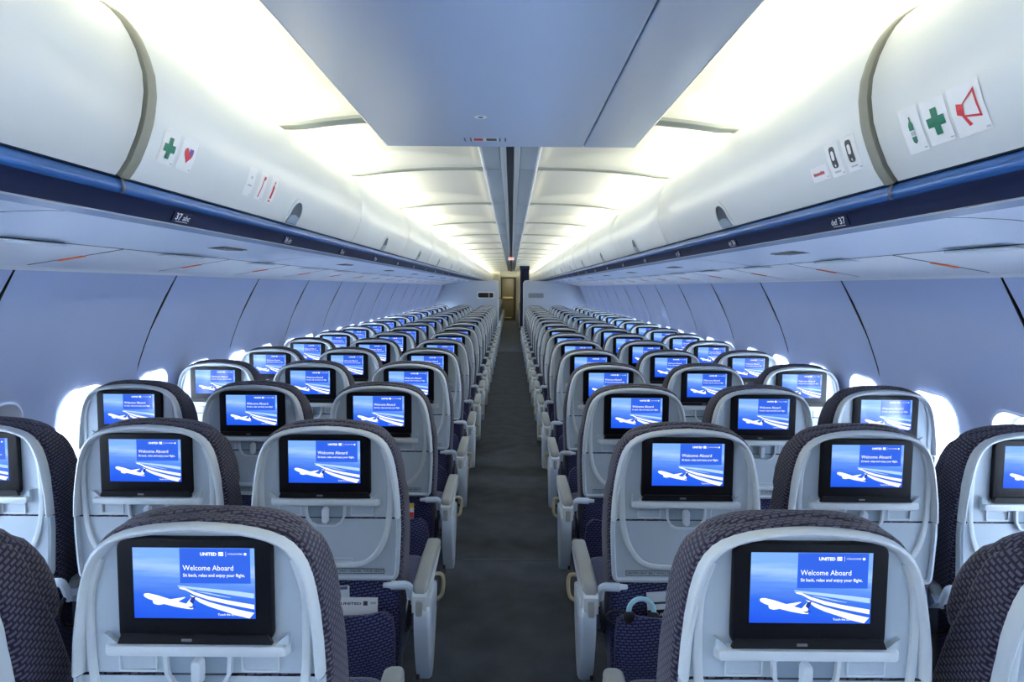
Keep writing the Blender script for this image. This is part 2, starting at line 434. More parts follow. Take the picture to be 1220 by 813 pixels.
ROW0 = 1.15; RP = 0.787; NROW = 18
for s, n in ((-1, 1), (1, 2)):
    root = struct_root('trim_%d' % n, 'blue rail with row numbers along the lower edge of the overhead bins')
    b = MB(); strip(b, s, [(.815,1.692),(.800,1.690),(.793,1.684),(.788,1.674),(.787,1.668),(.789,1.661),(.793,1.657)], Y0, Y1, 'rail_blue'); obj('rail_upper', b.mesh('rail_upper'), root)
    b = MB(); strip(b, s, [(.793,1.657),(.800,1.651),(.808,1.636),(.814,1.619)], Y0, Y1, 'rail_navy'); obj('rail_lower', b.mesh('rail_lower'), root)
    b = MB(); strip(b, s, [(.814,1.619),(.8125,1.6175),(.814,1.616),(.820,1.6165)], Y0, Y1, 'rail_lip'); obj('rail_lip', b.mesh('rail_lip'), root)
    b = MB(); strip(b, s, [(.820,1.6165),(.862,1.6125)], Y0, Y1, 'rail_under'); obj('rail_underside', b.mesh('rail_underside'), root)
    # row numbers
    for r in range(NROW):
        yc = 1.66 + r*RP if s < 0 else 1.63 + r*RP
        num = str(37 - r)
        b = MB()
        p0, p1 = (.8115, 1.6235), (.8010, 1.6495)
        L = math.hypot(p1[0]-p0[0], p1[1]-p0[1]); nx, nz = -(p1[1]-p0[1])/L, (p1[0]-p0[0])/L
        def fn(u, v, d, s=s, yc=yc):
            k = v/L
            return (s*(lerp(p0[0], p1[0], k) + nx*d), yc - s*u, lerp(p0[1], p1[1], k) + nz*d)
        b.prism([(-0.045, 0.0005), (0.045, 0.0005), (0.045, 0.0265), (-0.045, 0.0265)], fn, 0.0, 0.0028, 'rail_navy')
        if s < 0:
            put_text(b, num, fn, -0.036, 0.0075, 0.024, 'white_ink', 0.0042, 0.030, bold=0.02)
            put_text(b, 'abc', fn, 0.000, 0.0075, 0.021, 'white_ink', 0.0042, 0.036, bold=0.01, shear=0.15)
        else:
            put_text(b, 'def', fn, -0.036, 0.0075, 0.021, 'white_ink', 0.0042, 0.034, bold=0.01, shear=0.15)
            put_text(b, num, fn, 0.006, 0.0075, 0.024, 'white_ink', 0.0042, 0.030, bold=0.02)
        b.add([fn(u, v, 0.0042) for u, v in ((-0.03, 0.0025), (0.03, 0.0025), (0.03, 0.0038), (-0.03, 0.0038))], [(0, 1, 2, 3)], 'white_ink')
        obj('row_sign', b.mesh('row_sign', smooth=20), root, label='white row number %s and seat letters on dark plate' % num)

# soffit under the bins
SOF = [(.862,1.6125),(.90,1.613),(.98,1.610),(1.07,1.602),(1.14,1.592),(1.20,1.581)]
PSU = [(1.204,1.5795),(1.26,1.569),(1.34,1.556),(1.44,1.539),(1.505,1.528),(1.526,1.522),(1.532,1.512)]
SEAMS = [-0.63, 1.37, 3.36]
while SEAMS[-1] < 27: SEAMS.append(SEAMS[-1] + 1.51)
SEAMS = [-2.19] + SEAMS
for s, n in ((-1, 3), (1, 4)):
    root = struct_root('trim_%d' % n, 'white passenger service soffit under the overhead bins')
    sm = {}
    off = -0.06
    for ya, yb in zip(SEAMS, SEAMS[1:]):
        L = round(yb-ya, 3)
        if L not in sm:
            b = MB()
            strip(b, s, SOF, 0.004, L-0.004, 'soffit')
            for yy in (0.004, L-0.004):
                b.loft([[(s*x, yy, z) for x, z in SOF], [(s*x, yy, z+0.015) for x, z in SOF]], 'dark_gap', False, False, closed=False)
            sm[L] = b.mesh('soffit_panel')
        o = obj('soffit_panel', sm[L], root); o.location = (0, ya+off, 0)
    b = MB(); b.loft([[(s*x, y, z+0.02) for y in (Y0, Y1)] for x, z in SOF+PSU], 'dark_gap', False, False, closed=False); obj('soffit_backing', b.mesh('soffit_backing'), root)
    # service panels, one per seat row, with an orange release tag on the dark joint
    b = MB(); strip(b, s, PSU[:5], 0.006, RP-0.006, 'psu')
    for yy in (0.006, RP-0.006):
        b.loft([[(s*x, yy, z) for x, z in PSU[:5]], [(s*x, yy, z+0.015) for x, z in PSU[:5]]], 'dark_gap', False, False, closed=False)
    pm_ = b.mesh('service_panel')
    b = MB(); strip(b, s, PSU[4:], Y0, Y1, 'psu'); obj('soffit_edge', b.mesh('soffit_edge'), root)
    b = MB(); c = (1.30, 1.561)
    b.prism([(1.325, 1.555), (1.405, 1.541), (1.405, 1.549), (1.325, 1.563)], lambda u, v, d: (s*u, d, v), -.009, .009, 'orange'); tag_ = b.mesh('release_tag')
    b = MB()
    for i in range(5): b.box(s*1.05-0.035, s*1.05+0.035, -0.09+i*0.036, -0.062+i*0.036, 1.601, 1.607, 'latch_dark')
    b.box(s*1.05-0.042, s*1.05+0.042, -0.10, 0.10, 1.6035, 1.610, 'bin_edge'); vent_ = b.mesh('vent')
    b = MB(); b.box(s*1.235-0.05, s*1.235+0.05, -0.12, 0.12, 1.571, 1.577, 'shell_light', 0.003); lamp_ = b.mesh('reading_light_panel')
    k = 0; y = Y0 + 0.02
    y = ROW0 + 0.95 - 5*RP
    while y < 26.7:
        if y > Y0:
            o = obj('service_panel', pm_, root); o.location = (0, y, 0)
            o = obj('release_tag', tag_, root, label='small orange tag'); o.location = (0, y, 0)
            o = obj('reading_light_panel', lamp_, root); o.location = (0, y+RP*0.5, 0)
        y += RP
    for ya, yb in zip(SEAMS, SEAMS[1:]):
        o = obj('vent', vent_, root); o.location = (0, (ya+yb)/2 + 0.12, 0)

# ceiling
ceil = struct_root('ceiling', 'white domed ceiling panels between ribs lit from coves')
b = MB()
b.loft([[(x, y, z) for y in (Y0, Y1+3.2)] for x, z in ((-1.75,1.50),(-1.60,2.0),(-1.3,2.27),(1.3,2.27),(1.60,2.0),(1.75,1.50))], 'dark_gap', False, False, closed=False)
lining = struct_root('trim_7', 'fuselage lining above the overhead bins'); obj('lining_skin', b.mesh('lining_skin'), lining)
RIBP = [(.13,2.122),(.30,2.121),(.45,2.117),(.58,2.109),(.70,2.096),(.80,2.081),(.90,2.0795),(1.10,2.0795)]
DOMP = [(.13,2.122),(.20,2.155),(.35,2.175),(.60,2.187),(.85,2.192),(1.05,2.190),(1.14,2.175)]
RIBS = [-2.0, -0.47, 1.05, 2.57, 3.67]
while RIBS[-1] < 26.0: RIBS.append(RIBS[-1] + 1.525)
def ceiling_panel(s, L):
    b = MB(); X0, X1 = .142, 1.16
    ex = [0, .006, .014, .026, .045, .075, .12, .19, .28, .40, .54, .68, .82, .92, X1-X0]
    eyh = [0, .006, .014, .026, .045, .075, .12, .2, .32]
    ey = [e for e in eyh if e < L/2-.02]; ey = ey + [L/2] + [L-e for e in reversed(ey)]
    rows = []
    for e in ex:
        x = X0+e; row = []
        for yy in ey:
            dy = min(yy, L-yy); R = 0.10
            if e < R and dy < R: d = R - math.hypot(R-e, R-dy)
            else: d = min(e, dy)
            d = max(d, 0); t = min(d/0.075, 1); t = t*t*(3-2*t) if d > .02 else (d/.02)*0.205*1.0
            z = interp(RIBP, x) + (max(interp(DOMP, x)-interp(RIBP, x), .02))*t
            row.append((s*x, yy, z))
        rows.append(row)
    b.loft(rows, 'ceiling', False, False, closed=False)
    return b.mesh('ceiling_panel', smooth=60)
cp = {}
RW = 0.030
for s in (-1, 1):
    for ya, yb in zip(RIBS, RIBS[1:]):
        L = round(yb-ya-2*RW, 3)
        if (s, L) not in cp: cp[(s, L)] = ceiling_panel(s, L)
        o = obj('ceiling_panel', cp[(s, L)], ceil); o.location = (0, ya+RW, 0)
    b = MB()
    prof = [(-RW, .004), (-RW*.8, -.006), (-RW*.4, -.010), (RW*.4, -.010), (RW*.8, -.006), (RW, .004)]
    b.loft([[(s*x, p, z+q) for p, q in prof] for x, z in RIBP], 'ceiling_rib', False, False, closed=False)
    rib = b.mesh('ceiling_rib')
    for y in RIBS:
        o = obj('ceiling_rib', rib, ceil); o.location = (0, y, 0)
        if abs(y-2.57) < .01: o.scale = (1, 1.7, 1)
    b = MB(); b.loft([[(s*x, y, z) for y in (Y0, Y1)] for x, z in ((1.13,2.20),(1.16,2.19),(1.20,2.13),(1.22,2.0))], 'ceiling', False, False, closed=False); obj('cove_back', b.mesh('cove_back'), lining)
    b = MB(); b.box(s*1.0-.06, s*1.0+.06, Y0+.1, Y1-.2, 2.066, 2.072, 'ceiling'); obj('cove_shelf', b.mesh('cove_shelf'), lining)
# keel along the middle of the ceiling
for ya, yb in zip(RIBS, RIBS[1:]):
    for s in (-1, 1):
        b = MB(); b.box(min(s*.050, s*.134), max(s*.050, s*.134), .004, yb-ya-.004, 2.112, 2.125, 'keel', 0.004)
        o = obj('keel_plate', b.mesh('keel_plate'), ceil); o.location = (0, ya, 0)
        b = MB(); b.tube(smoothpath([(s*.180, .036, 2.117), (s*.155, .040, 2.115), (s*.142, .055, 2.114), (s*.139, .09, 2.111), (s*.139, yb-ya-.04, 2.111)], 4), 0.0085, 'white_trim', 6)  # white tube drawn in for the highlight along the panel's bevelled edge
        o = obj('panel_bead', b.mesh('panel_bead'), ceil); o.location = (0, ya, 0)
for s in (-1, 1):
    b = MB(); b.box(min(s*.019, s*.048), max(s*.019, s*.048), Y0, Y1, 2.102, 2.122, 'keel_rail', 0.005); obj('keel_rail', b.mesh('keel_rail'), ceil)
b = MB(); b.box(-.02, .02, Y0, Y1, 2.128, 2.14, 'dark_metal'); obj('keel_slot', b.mesh('keel_slot'), ceil)
# low flat panel over the aisle by the camera
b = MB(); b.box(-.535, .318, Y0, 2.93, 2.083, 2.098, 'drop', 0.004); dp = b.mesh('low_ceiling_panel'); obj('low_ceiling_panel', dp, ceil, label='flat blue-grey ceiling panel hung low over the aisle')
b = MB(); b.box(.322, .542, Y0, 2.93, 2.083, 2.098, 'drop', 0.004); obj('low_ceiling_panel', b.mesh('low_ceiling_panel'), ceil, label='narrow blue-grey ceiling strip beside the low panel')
for x0, x1 in ((-.541, -.535), (.542, .548)):
    sg = 1 if x0 > 0 else -1; xi, xo = (x0, x1) if sg > 0 else (x1, x0)
    b = MB(); b.prism([(xi, 2.0825), (xo-sg*.001, 2.087), (xo+sg*.006, 2.101), (xi, 2.101)], lambda u, v, d: (u, d, v), Y0, 2.932, 'white_trim'); obj('panel_edge', b.mesh('panel_edge'), ceil)
b = MB(); b.box(-.52, .52, Y0, 2.90, 2.098, 2.104, 'drop'); obj('panel_carrier', b.mesh('panel_carrier'), ceil)
b = MB()
L = [[(-.105+math.cos(a)*r, 2.42+math.sin(a)*r, z) for a in [2*PI*i/20 for i in range(20)]] for r, z in ((.022, 2.0835), (.022, 2.0815), (.015, 2.0805), (.011, 2.0825))]
b.loft(L, 'white_trim'); L = [[(-.105+math.cos(a)*.010, 2.42+math.sin(a)*.010, z) for a in [2*PI*i/16 for i in range(16)]] for z in (2.0828, 2.0812)]
b.loft(L, 'latch_dark'); obj('panel_stud', b.mesh('panel_stud'), ceil)
b = MB()
for x in (-.19, -.165, -.045, -.022): b.box(x, x+.006, 2.76, 2.82, 2.0818, 2.0832, 'latch_dark')
b.box(-.157, -.047, 2.755, 2.822, 2.0824, 2.0832, 'sticker'); b.box(-.150, -.112, 2.765, 2.810, 2.0820, 2.0826, 'red'); b.box(-.098, -.055, 2.765, 2.810, 2.0820, 2.0826, 'ink')
obj('ceiling_placard', b.mesh('ceiling_placard'), ceil)

# walls that close the cabin: bulkheads ahead, end wall far ahead, wall behind the camera
BK = 15.35
for s, side in ((-1, 'left'), (1, 'right')):
    root = struct_root('wall_front_' + side, 'grey-blue half bulkhead with %s ahead of the front row' % ('a dark opening' if s < 0 else 'a grey recessed panel'))
    pr = [(.29, 0.0), (.29, 1.54), (.295, 1.575), (.315, 1.605), (.345, 1.617), (.80, 1.617), (1.20, 1.58), (1.545, 1.51), (1.70, 1.2), (1.765, .9), (1.77, .5), (1.70, 0.0)]
    b = MB(); fn = lambda u, v, d, s=s: (s*u, BK+d, v)
    # panel in pieces around the opening
    ox0, ox1, oz0, oz1 = .385, .765, 1.215, 1.355
    b.prism([(.29, 0), (.29, 1.54), (.295, 1.575), (.315, 1.605), (.345, 1.617), (ox0, 1.617), (ox0, 0)], fn, 0, .05, 'bulkhead')
    b.prism([(ox0, oz1), (ox0, 1.617), (ox1, 1.617), (ox1, oz1)], fn, 0, .05, 'bulkhead')
    b.prism([(ox0, 0), (ox0, oz0), (ox1, oz0), (ox1, 0)], fn, 0, .05, 'bulkhead')
    b.prism([(ox1, 0), (ox1, 1.617), (.80, 1.617)] + pr[6:], fn, 0, .05, 'bulkhead')
    obj('bulkhead_panel', b.mesh('bulkhead_panel', smooth=20), root)
    b = MB(); b.ring(rrect(ox1-ox0+.02, oz1-oz0+.02, .03, 4, (ox0+ox1)/2, (oz0+oz1)/2), rrect(ox1-ox0-.03, oz1-oz0-.03, .03, 4, (ox0+ox1)/2, (oz0+oz1)/2), fn, .03, -.006, 'shell_light' if s < 0 else 'bulkhead'); obj('opening_frame', b.mesh('opening_frame'), root)
    b = MB(); b.prism([(ox0, oz0), (ox0, oz1), (ox1, oz1), (ox1, oz0)], fn, .02, .03, 'black' if s < 0 else 'niche'); obj('niche_back', b.mesh('niche_back'), root)
    if s < 0:
        b = MB(); b.box(-.515, -.49, BK+.005, BK+.02, 1.225, 1.34, 'brass', .004); obj('latch_bar', b.mesh('latch_bar'), root, label='small brass latch')
    b = MB(); b.tube(smoothpath([(s*.288, BK-.004, 0.0), (s*.288, BK-.004, 1.0), (s*.288, BK-.004, 1.53), (s*.30, BK-.004, 1.59), (s*.345, BK-.004, 1.622), (s*.5, BK-.004, 1.622)], 5), .010, 'shell_light', 8); obj('edge_trim', b.mesh('edge_trim'), root)
root = struct_root('wall_front', 'cream galley wall with doorway at the far end of the aisle')
b = MB(); fn = lambda u, v, d: (u, 27.6+d, v)
b.prism([(-1.8, 0), (-1.8, 2.27), (-.42, 2.27), (-.42, 0)], fn, 0, .08, 'cream')
b.prism([(-.42, 1.88), (-.42, 2.27), (.20, 2.27), (.20, 1.88)], fn, 0, .08, 'cream')
b.prism([(.20, 0), (.20, 2.27), (1.8, 2.27), (1.8, 0)], fn, 0, .08, 'cream')
obj('galley_wall', b.mesh('galley_wall', smooth=20), root)
b = MB(); b.box(-.50, -.42, 27.55, 27.62, 0, 2.13, 'cream', .01); b.box(.20, .28, 27.55, 27.62, 0, 2.13, 'cream', .01); b.box(-.42, .2, 27.55, 27.62, 1.88, 1.98, 'cream', .01); obj('door_frame', b.mesh('door_frame'), root)
b = MB(); b.box(-1.0, 1.0, 30.4, 30.45, 0, 2.27, 'galley'); obj('flight_deck_wall', b.mesh('flight_deck_wall'), root)
b = MB(); b.box(-1.0, -.95, 27.66, 30.46, 0, 2.27, 'galley'); b.box(.95, 1.0, 27.66, 30.46, 0, 2.27, 'galley'); obj('galley_side', b.mesh('galley_side'), root)
b = MB(); b.box(-.25, .25, 28.3, 28.7, 2.20, 2.225, 'white_trim', .008); obj('galley_lamp', b.mesh('galley_lamp'), root)
ld = bpy.data.lights.new('galley_lamp_light', 'AREA'); ld.shape = 'RECTANGLE'; ld.size = .45; ld.size_y = .35; ld.energy = 14; ld.color = (1.0, .93, .72)
lo = bpy.data.objects.new('galley_lamp_light', ld); COL.objects.link(lo); lo.location = (0, 28.5, 2.195)
d1 = struct_root('door_1', 'dark olive door with brass latch beyond the galley doorway')
b = MB(); b.box(-.40, .12, 29.4, 29.45, .02, 1.86, 'galley', .01); dl = obj('door_leaf', b.mesh('door_leaf'), d1)
b = MB(); b.box(-.36, .08, 29.37, 29.40, .95, 1.05, 'brass', .01); obj('door_latch', b.mesh('door_latch'), d1)
b = MB(); b.box(-.30, .02, 29.375, 29.40, .12, .16, 'brass', .005); obj('kick_strip', b.mesh('kick_strip'), d1)
b = MB(); b.box(-1.85, 1.85, Y0-.06, Y0, 0, 2.27, 'bulkhead'); obj('wall_back', b.mesh('wall_back'), kind='structure', label='plain grey wall closing the cabin behind the camera')

# =================================================================== OVERHEAD BINS
def sticker(root, s, yc, tc, w, h, draw, label):
    b = MB()
    fn = lambda u, v, d: door_pt(s, yc - s*u, tc + v, d)
    n = 12
    for k in range(n):
        v0, v1 = lerp(-h/2, h/2, k/n), lerp(-h/2, h/2, (k+1)/n)
        b.add([fn(u, v, .0012) for u, v in ((-w/2, v0), (w/2, v0), (w/2, v1), (-w/2, v1))], [(0, 1, 2, 3)], 'sticker')
    b.add([fn(u, v, .0015) for u, v in ((w/2-.012, -h/2+.004), (w/2-.003, -h/2+.004), (w/2-.003, -h/2+.007), (w/2-.012, -h/2+.007))], [(0, 1, 2, 3)], 'faint')
    def clip(P, lim, sg):
        out = []
        for p, q in zip(P, P[1:] + P[:1]):
            a, c = sg*(p[1]-lim), sg*(q[1]-lim)
            if a >= 0: out.append(p)
            if a*c < 0: t = a/(a-c); out.append((lerp(p[0], q[0], t), lerp(p[1], q[1], t)))
        return out
    def poly(P, m, d=.0022):
        v = min(p[1] for p in P); top = max(p[1] for p in P)
        while v < top - 1e-6:
            Q = clip(clip(list(P), v, 1), v+.007, -1)
            if len(Q) > 2: b.add([fn(x, y, d-.0002) for x, y in Q], [tuple(range(len(Q)))], m)
            v += .007
    draw(poly, b, fn)
    obj('sticker', b.mesh('sticker', smooth=20), root, label=label)
def d_cross(poly, b, fn, r=.024, a=.0085):
    poly([(-a, -r), (a, -r), (a, r), (-a, r)], 'green'); poly([(-r, -a), (-a, -a), (-a, a), (-r, a)], 'green'); poly([(a, -a), (r, -a), (r, a), (a, a)], 'green')
def d_heart(poly, b, fn):
    H = []
    for i in range(28):
        t = 2*PI*i/28; H.append((.0013*16*math.sin(t)**3, .0013*(13*math.cos(t)-5*math.cos(2*t)-2*math.cos(3*t)-math.cos(4*t))+.002))
    poly(H, 'red'); poly([(x*.45+.010, y*.5+.009) for x, y in H if True], 'violet', .0028)
def d_bottle(poly, b, fn):
    poly([(-.006, -.022), (.0, -.026), (.006, -.022), (.007, -.012), (-.007, -.012)], 'green')
    poly([(-.007, .000), (.007, .000), (.007, .010), (.003, .017), (-.003, .017), (-.007, .010)], 'green')
    poly([(-.002, .017), (.002, .017), (.003, .025), (-.001, .026)], 'green'); poly([(-.006, -.010), (.006, -.010), (.006, -.002), (-.006, -.002)], 'faint')
def d_mega(poly, b, fn):
    poly([(-.026, -.004), (-.010, -.010), (-.006, .010), (-.022, .014)], 'red'); poly([(-.016, -.008), (-.008, -.010), (.002, -.026), (-.006, -.028)], 'red')
    poly([(-.010, .008), (-.008, .011), (.024, .030), (.024, .025)], 'red'); poly([(-.010, -.008), (-.010, -.011), (.026, -.018), (.026, -.014)], 'red'); poly([(.021, .028), (.026, .031), (.028, -.018), (.024, -.018)], 'red')
def d_hand(poly, b, fn):
    poly(rrect(.026, .050, .008, 3, 0, .006), 'ink'); poly(rrect(.013, .022, .005, 3, 0, .010), 'sticker', .0028); poly(rrect(.006, .006, .002, 2, 0, -.013), 'sticker', .0028)
    poly([(-.014, -.030), (.014, -.030), (.014, -.026), (-.014, -.026)], 'faint')
def d_redtext(poly, b, fn):
    for k in range(9): poly([(-.030+k*.0062, -.004), (-.0255+k*.0062, -.004), (-.0255+k*.0062, .003+.002*(k in (0, 6))), (-.030+k*.0062, .003+.002*(k in (0, 6)))], 'red')
def d_axe(poly, b, fn):
    poly([(-.010, -.034), (-.003, -.034), (.006, .030), (-.001, .030)], 'red'); poly([(.002, .018), (.016, .024), (.014, .032), (-.002, .032)], 'red')
def d_ext(poly, b, fn):
    poly([(-.008, -.026), (.006, -.026), (.010, .012), (.006, .018), (-.002, .018), (-.006, .010)], 'red'); poly([(.000, .018), (.004, .018), (.012, .030), (.002, .030)], 'red'); poly([(-.010, -.038), (.004, -.036), (.004, -.031), (-.010, -.032)], 'red')
def d_card(poly, b, fn):
    poly([(-.006, .010), (.006, .010), (.006, .018), (-.006, .018)], 'faint'); poly([(-.014, -.012), (.014, -.012), (.014, -.007), (-.014, -.007)], 'faint')

def bin_parts(s, L):
    g = .006
    b = MB(); n = 6
    ys = [g, g+.006] + [lerp(g, L-g, i/n) for i in range(1, n)] + [L-g-.006, L-g]
    rows = []
    for (x, z) in DOOR: rows.append([(s*(x+(.004 if j in (0, len(ys)-1) else 0)), y, z) for j, y in enumerate(ys)])
    b.loft(rows, 'bin_white', False, False, closed=False)
    for y in (g, L-g):
        b.loft([[(s*(x+.004), y, z) for x, z in DOOR], [(s*(x+.025), y, z-.004) for x, z in DOOR]], 'bin_edge', False, False, closed=False)
    b.loft([[(s*DOOR[0][0], y, DOOR[0][1]) for y in (g, L-g)], [(s*.83, y, 1.693) for y in (g, L-g)]], 'dark_gap', False, False, closed=False)
    door = b.mesh('bin_door')
    b = MB(); pr = [(.825,1.700),(.80,1.73),(.775,1.80),(.768,1.86),(.78,1.94),(.81,2.0),(.86,2.04),(.93,2.062),(1.18,2.064),(1.40,1.90),(1.52,1.64),(1.2,1.63),(.84,1.70)]
    b.prism(pr, lambda u, v, d: (s*u, d, v), .003, L-.003, 'dark_gap'); body = b.mesh('bin_body', smooth=20)
    return door, body
def latch_meshes(s):
    out = []
    fn = lambda u, v, d: door_pt(s, -s*u, .004 + v, d)
    def arch(w, h, n=14):
        P = [(w/2, 0.0)]
        for i in range(n+1):
            a = PI*i/n; P.append((w/2*math.cos(a)*.92, h*.45 + h*.55*math.sin(a)))
        P.append((-w/2, 0.0)); return P
    b = MB(); b.ring(arch(.150, .098), arch(.118, .084), fn, .0, .004, 'bin_white'); out.append(('latch_rim', b.mesh('latch_rim')))
    b = MB(); P = arch(.120, .085)
    b.add([fn(u, v, .0012) for u, v in P], [tuple(range(len(P)))], 'latch_dark'); out.append(('latch_recess', b.mesh('latch_recess')))
    b = MB(); P = [(.052, .004), (.050, .022), (.036, .032), (0, .036), (-.036, .032), (-.050, .022), (-.052, .004)]
    b.prism(P, lambda u, v, d: fn(u, v, d), .001, .006, 'latch_paddle'); out.append(('latch_paddle', b.mesh('latch_paddle')))
    return out
ORD = ['first','second','third','fourth','fifth','sixth','seventh','eighth','ninth','tenth','eleventh','twelfth','thirteenth','fourteenth','fifteenth','sixteenth','seventeenth','eighteenth','nineteenth','twentieth']
T175 = .092                        # height of the stickers along the door
for s in (-1, 1):
    lm = latch_meshes(s); cache = {}
    for i, (ya, yb) in enumerate(zip(SEAMS, SEAMS[1:])):
        start = ya + (.035 if abs(ya-1.37) < .01 else 0)
        L = round(yb-start, 3)
        if L not in cache: cache[L] = bin_parts(s, L)
        ref = 'cross and heart stickers' if s < 0 else 'two grey device stickers'
        if i == 2: lab = 'white overhead bin with green cross, red heart and red extinguisher stickers' if s < 0 else 'white overhead bin with two grey device stickers beside a red text label'
        elif i == 1: lab = 'plain white overhead bin behind the bin with cross and heart stickers' if s < 0 else 'white overhead bin with green bottle, green cross and red megaphone stickers'
        elif i == 0: lab = 'rearmost white overhead bin, second behind the bin with %s' % ref
        else: lab = 'white overhead bin, %s one ahead of the bin with %s' % (ORD[i-3], ref)
        e = empty('overhead_bin', (0, start, 0), lab, 'overhead bin', 'overhead luggage bins along both sides of the aisle')
        obj('bin_door', cache[L][0], e); obj('bin_body', cache[L][1], e)
        if i >= 2:
            lat = obj('latch', lm[0][1], e); lat.location = (0, L/2 + (.03 if i == 2 else 0), 0)
            for nme, me in lm[1:]: obj(nme, me, lat)
        if i == 2 and s < 0:
            sticker(e, s, 1.49-start, T175, .070, .075, d_cross, 'green cross sticker'); sticker(e, s, 1.575-start, T175, .070, .075, d_heart, 'red heart sticker')
            sticker(e, s, 1.955-start, T175-.002, .055, .085, d_card, 'small white card sticker'); sticker(e, s, 2.045-start, T175-.002, .055, .085, d_axe, 'red crowbar sticker'); sticker(e, s, 2.135-start, T175-.002, .055, .085, d_ext, 'red fire extinguisher sticker')
        if i == 2 and s > 0:
            sticker(e, s, 1.47-start, T175-.004, .060, .078, d_hand, 'grey device sticker'); sticker(e, s, 1.545-start, T175-.004, .060, .078, d_hand, 'grey device sticker')
            sticker(e, s, 1.63-start, T175-.022, .085, .036, d_redtext, 'white label with red text')
        if i == 1 and s > 0:
            sticker(e, s, 1.245-start, T175-.006, .058, .085, d_bottle, 'green oxygen bottle sticker'); sticker(e, s, 1.175-start, T175-.006, .066, .080, d_cross, 'green cross sticker'); sticker(e, s, 1.095-start, T175-.006, .078, .085, d_mega, 'red megaphone sticker')
    # olive divider strip between the two nearest bins
    b = MB()
    rows = [[door_pt(s, y, t, o) for y, o in ((1.368, -.02), (1.370, .003), (1.376, .006), (1.398, .006), (1.404, .003), (1.406, -.02))] for t in [DLEN[-1]*k/24 for k in range(25)]]
    b.loft(rows, 'bin_edge', False, False, closed=False)
    b.loft([[(s*(x), y, z) for y in (1.372, 1.382)] for x, z in ((.796, 1.694), (.789, 1.686), (.785, 1.675), (.784, 1.668), (.786, 1.660), (.790, 1.656))], 'latch_dark', False, False, closed=False)
    obj('trim_%d' % (5 if s < 0 else 6), b.mesh('bin_divider'), kind='structure', label='olive grey divider strip between two overhead bins')

# =================================================================== SEATS
def lean(p):
    x, y, z = p; return (x, y - (z-.84)*.075 if z > .5 else y + .0255, z)
HALF = [(.600,.205),(.66,.211),(.72,.214),(.808,.215),(.86,.212),(.907,.206),(.95,.199),(.975,.193),(.998,.185),(1.016,.175),(1.031,.162),(1.042,.147),(1.051,.127),(1.058,.103),(1.063,.073),(1.0665,.038),(1.068,0.0)]
def offs(P, d):
    """offset an open poly-line to its left by d (u,v)"""
    out = []
    for i, p in enumerate(P):
        a = P[max(i-1, 0)]; c = P[min(i+1, len(P)-1)]
        tx, tz = c[0]-a[0], c[1]-a[1]; l = math.hypot(tx, tz)
        out.append((p[0] - tz/l*d, p[1] + tx/l*d))
    return out
RIMP = [(0.0, .034), (0.0, .000), (.0015, -.007), (.004, -.0115), (.0075, -.0130), (.011, -.011), (.0145, -.004), (.018, .005)]
def rim_plate(mb, P, prof, m, mrim=None):
    """P: open outline, interior on its left; builds a rolled rim and a flat floor"""
    loops = [[(u, y, v) for u, v in offs(P, d)] for d, y in prof]
    mb.loft(loops, mrim or m, False, False, closed=False)
    n = len(P)
    mb.add(loops[-1], [tuple(range(n))], m)
    for k in (0, -1): mb.add([l[k] for l in loops], [tuple(range(len(loops)))], m)
def outline_upper():
    R = [(h, z) for z, h in HALF if z > .803]; R = [(interp(HALF, .801), .801)] + R
    Lft = [(-h, z) for h, z in reversed(R[:-1])]
    return R + Lft                                       # runs up the right side, over, down the left: interior on the left
def outline_tray():
    P = [(-interp(HALF, .797), .797), (-.2155, .76), (-.214, .72), (-.211, .66), (-.2085, .632)]
    for k in range(5):
        a = PI + PI/2*k/4; P.append((-.190 + .018*math.cos(a), .632 + .018*math.sin(a)))
    return P + [(-u, v) for u, v in reversed(P)]
PART = {}
XZ = lambda u, v, d: (u, d, v)
# --- plastic shell
b = MB(); rim_plate(b, outline_upper(), RIMP, 'shell', 'shell_light'); PART['back_shell'] = b.mesh('back_shell', lean)
b = MB(); rim_plate(b, outline_tray(), [(0, .034), (0, .0), (.002, -.005), (.005, -.005), (.0085, -.007), (.0105, -.001), (.013, .003)], 'shell', 'shell'); PART['tray_table'] = b.mesh('tray_table', lean)
b = MB()
path = smoothpath([(.165, .004, 1.005), (.182, .003, .95), (.1855, .003, .88), (.182, .003, .80), (.168, .001, .735), (.138, .001, .685), (.095, .001, .662), (0, .001, .657), (-.095, .001, .662), (-.138, .001, .685), (-.168, .001, .735), (-.182, .003, .80), (-.1855, .003, .88), (-.182, .003, .95), (-.165, .004, 1.005)], 5)
b.tube(path, .0085, 'shell_light', 8, sx=.55, up=(0, 1, 0)); PART['moulding'] = b.mesh('moulding', lean)
b = MB(); L = []
for ww, hh, y in ((.314, .026, .005), (.310, .022, -.006), (.304, .017, -.012), (.296, .010, -.013)): L.append([(p[0], y, p[1]) for p in rrect(ww, hh, .006, 3, 0, .848)])
b.loft(L, 'shell_light')
for k in (-1, 1): b.prism([(k*.134, .857), (k*.157, .857), (k*.157, .876), (k*.152, .874), (k*.136, .860)], XZ, .005, -.006, 'shell')
PART['ledge'] = b.mesh('ledge', lean)
for k, q in ((-1, '-'), (1, '+')):
    b = MB(); b.ring(rrect(.066, .031, .003, 2, k*.105, .8205), rrect(.061, .026, .002, 2, k*.105, .8205), XZ, .005, .001, 'shell_light')
    PART['panel_frame'+q] = b.mesh('panel_frame', lean)
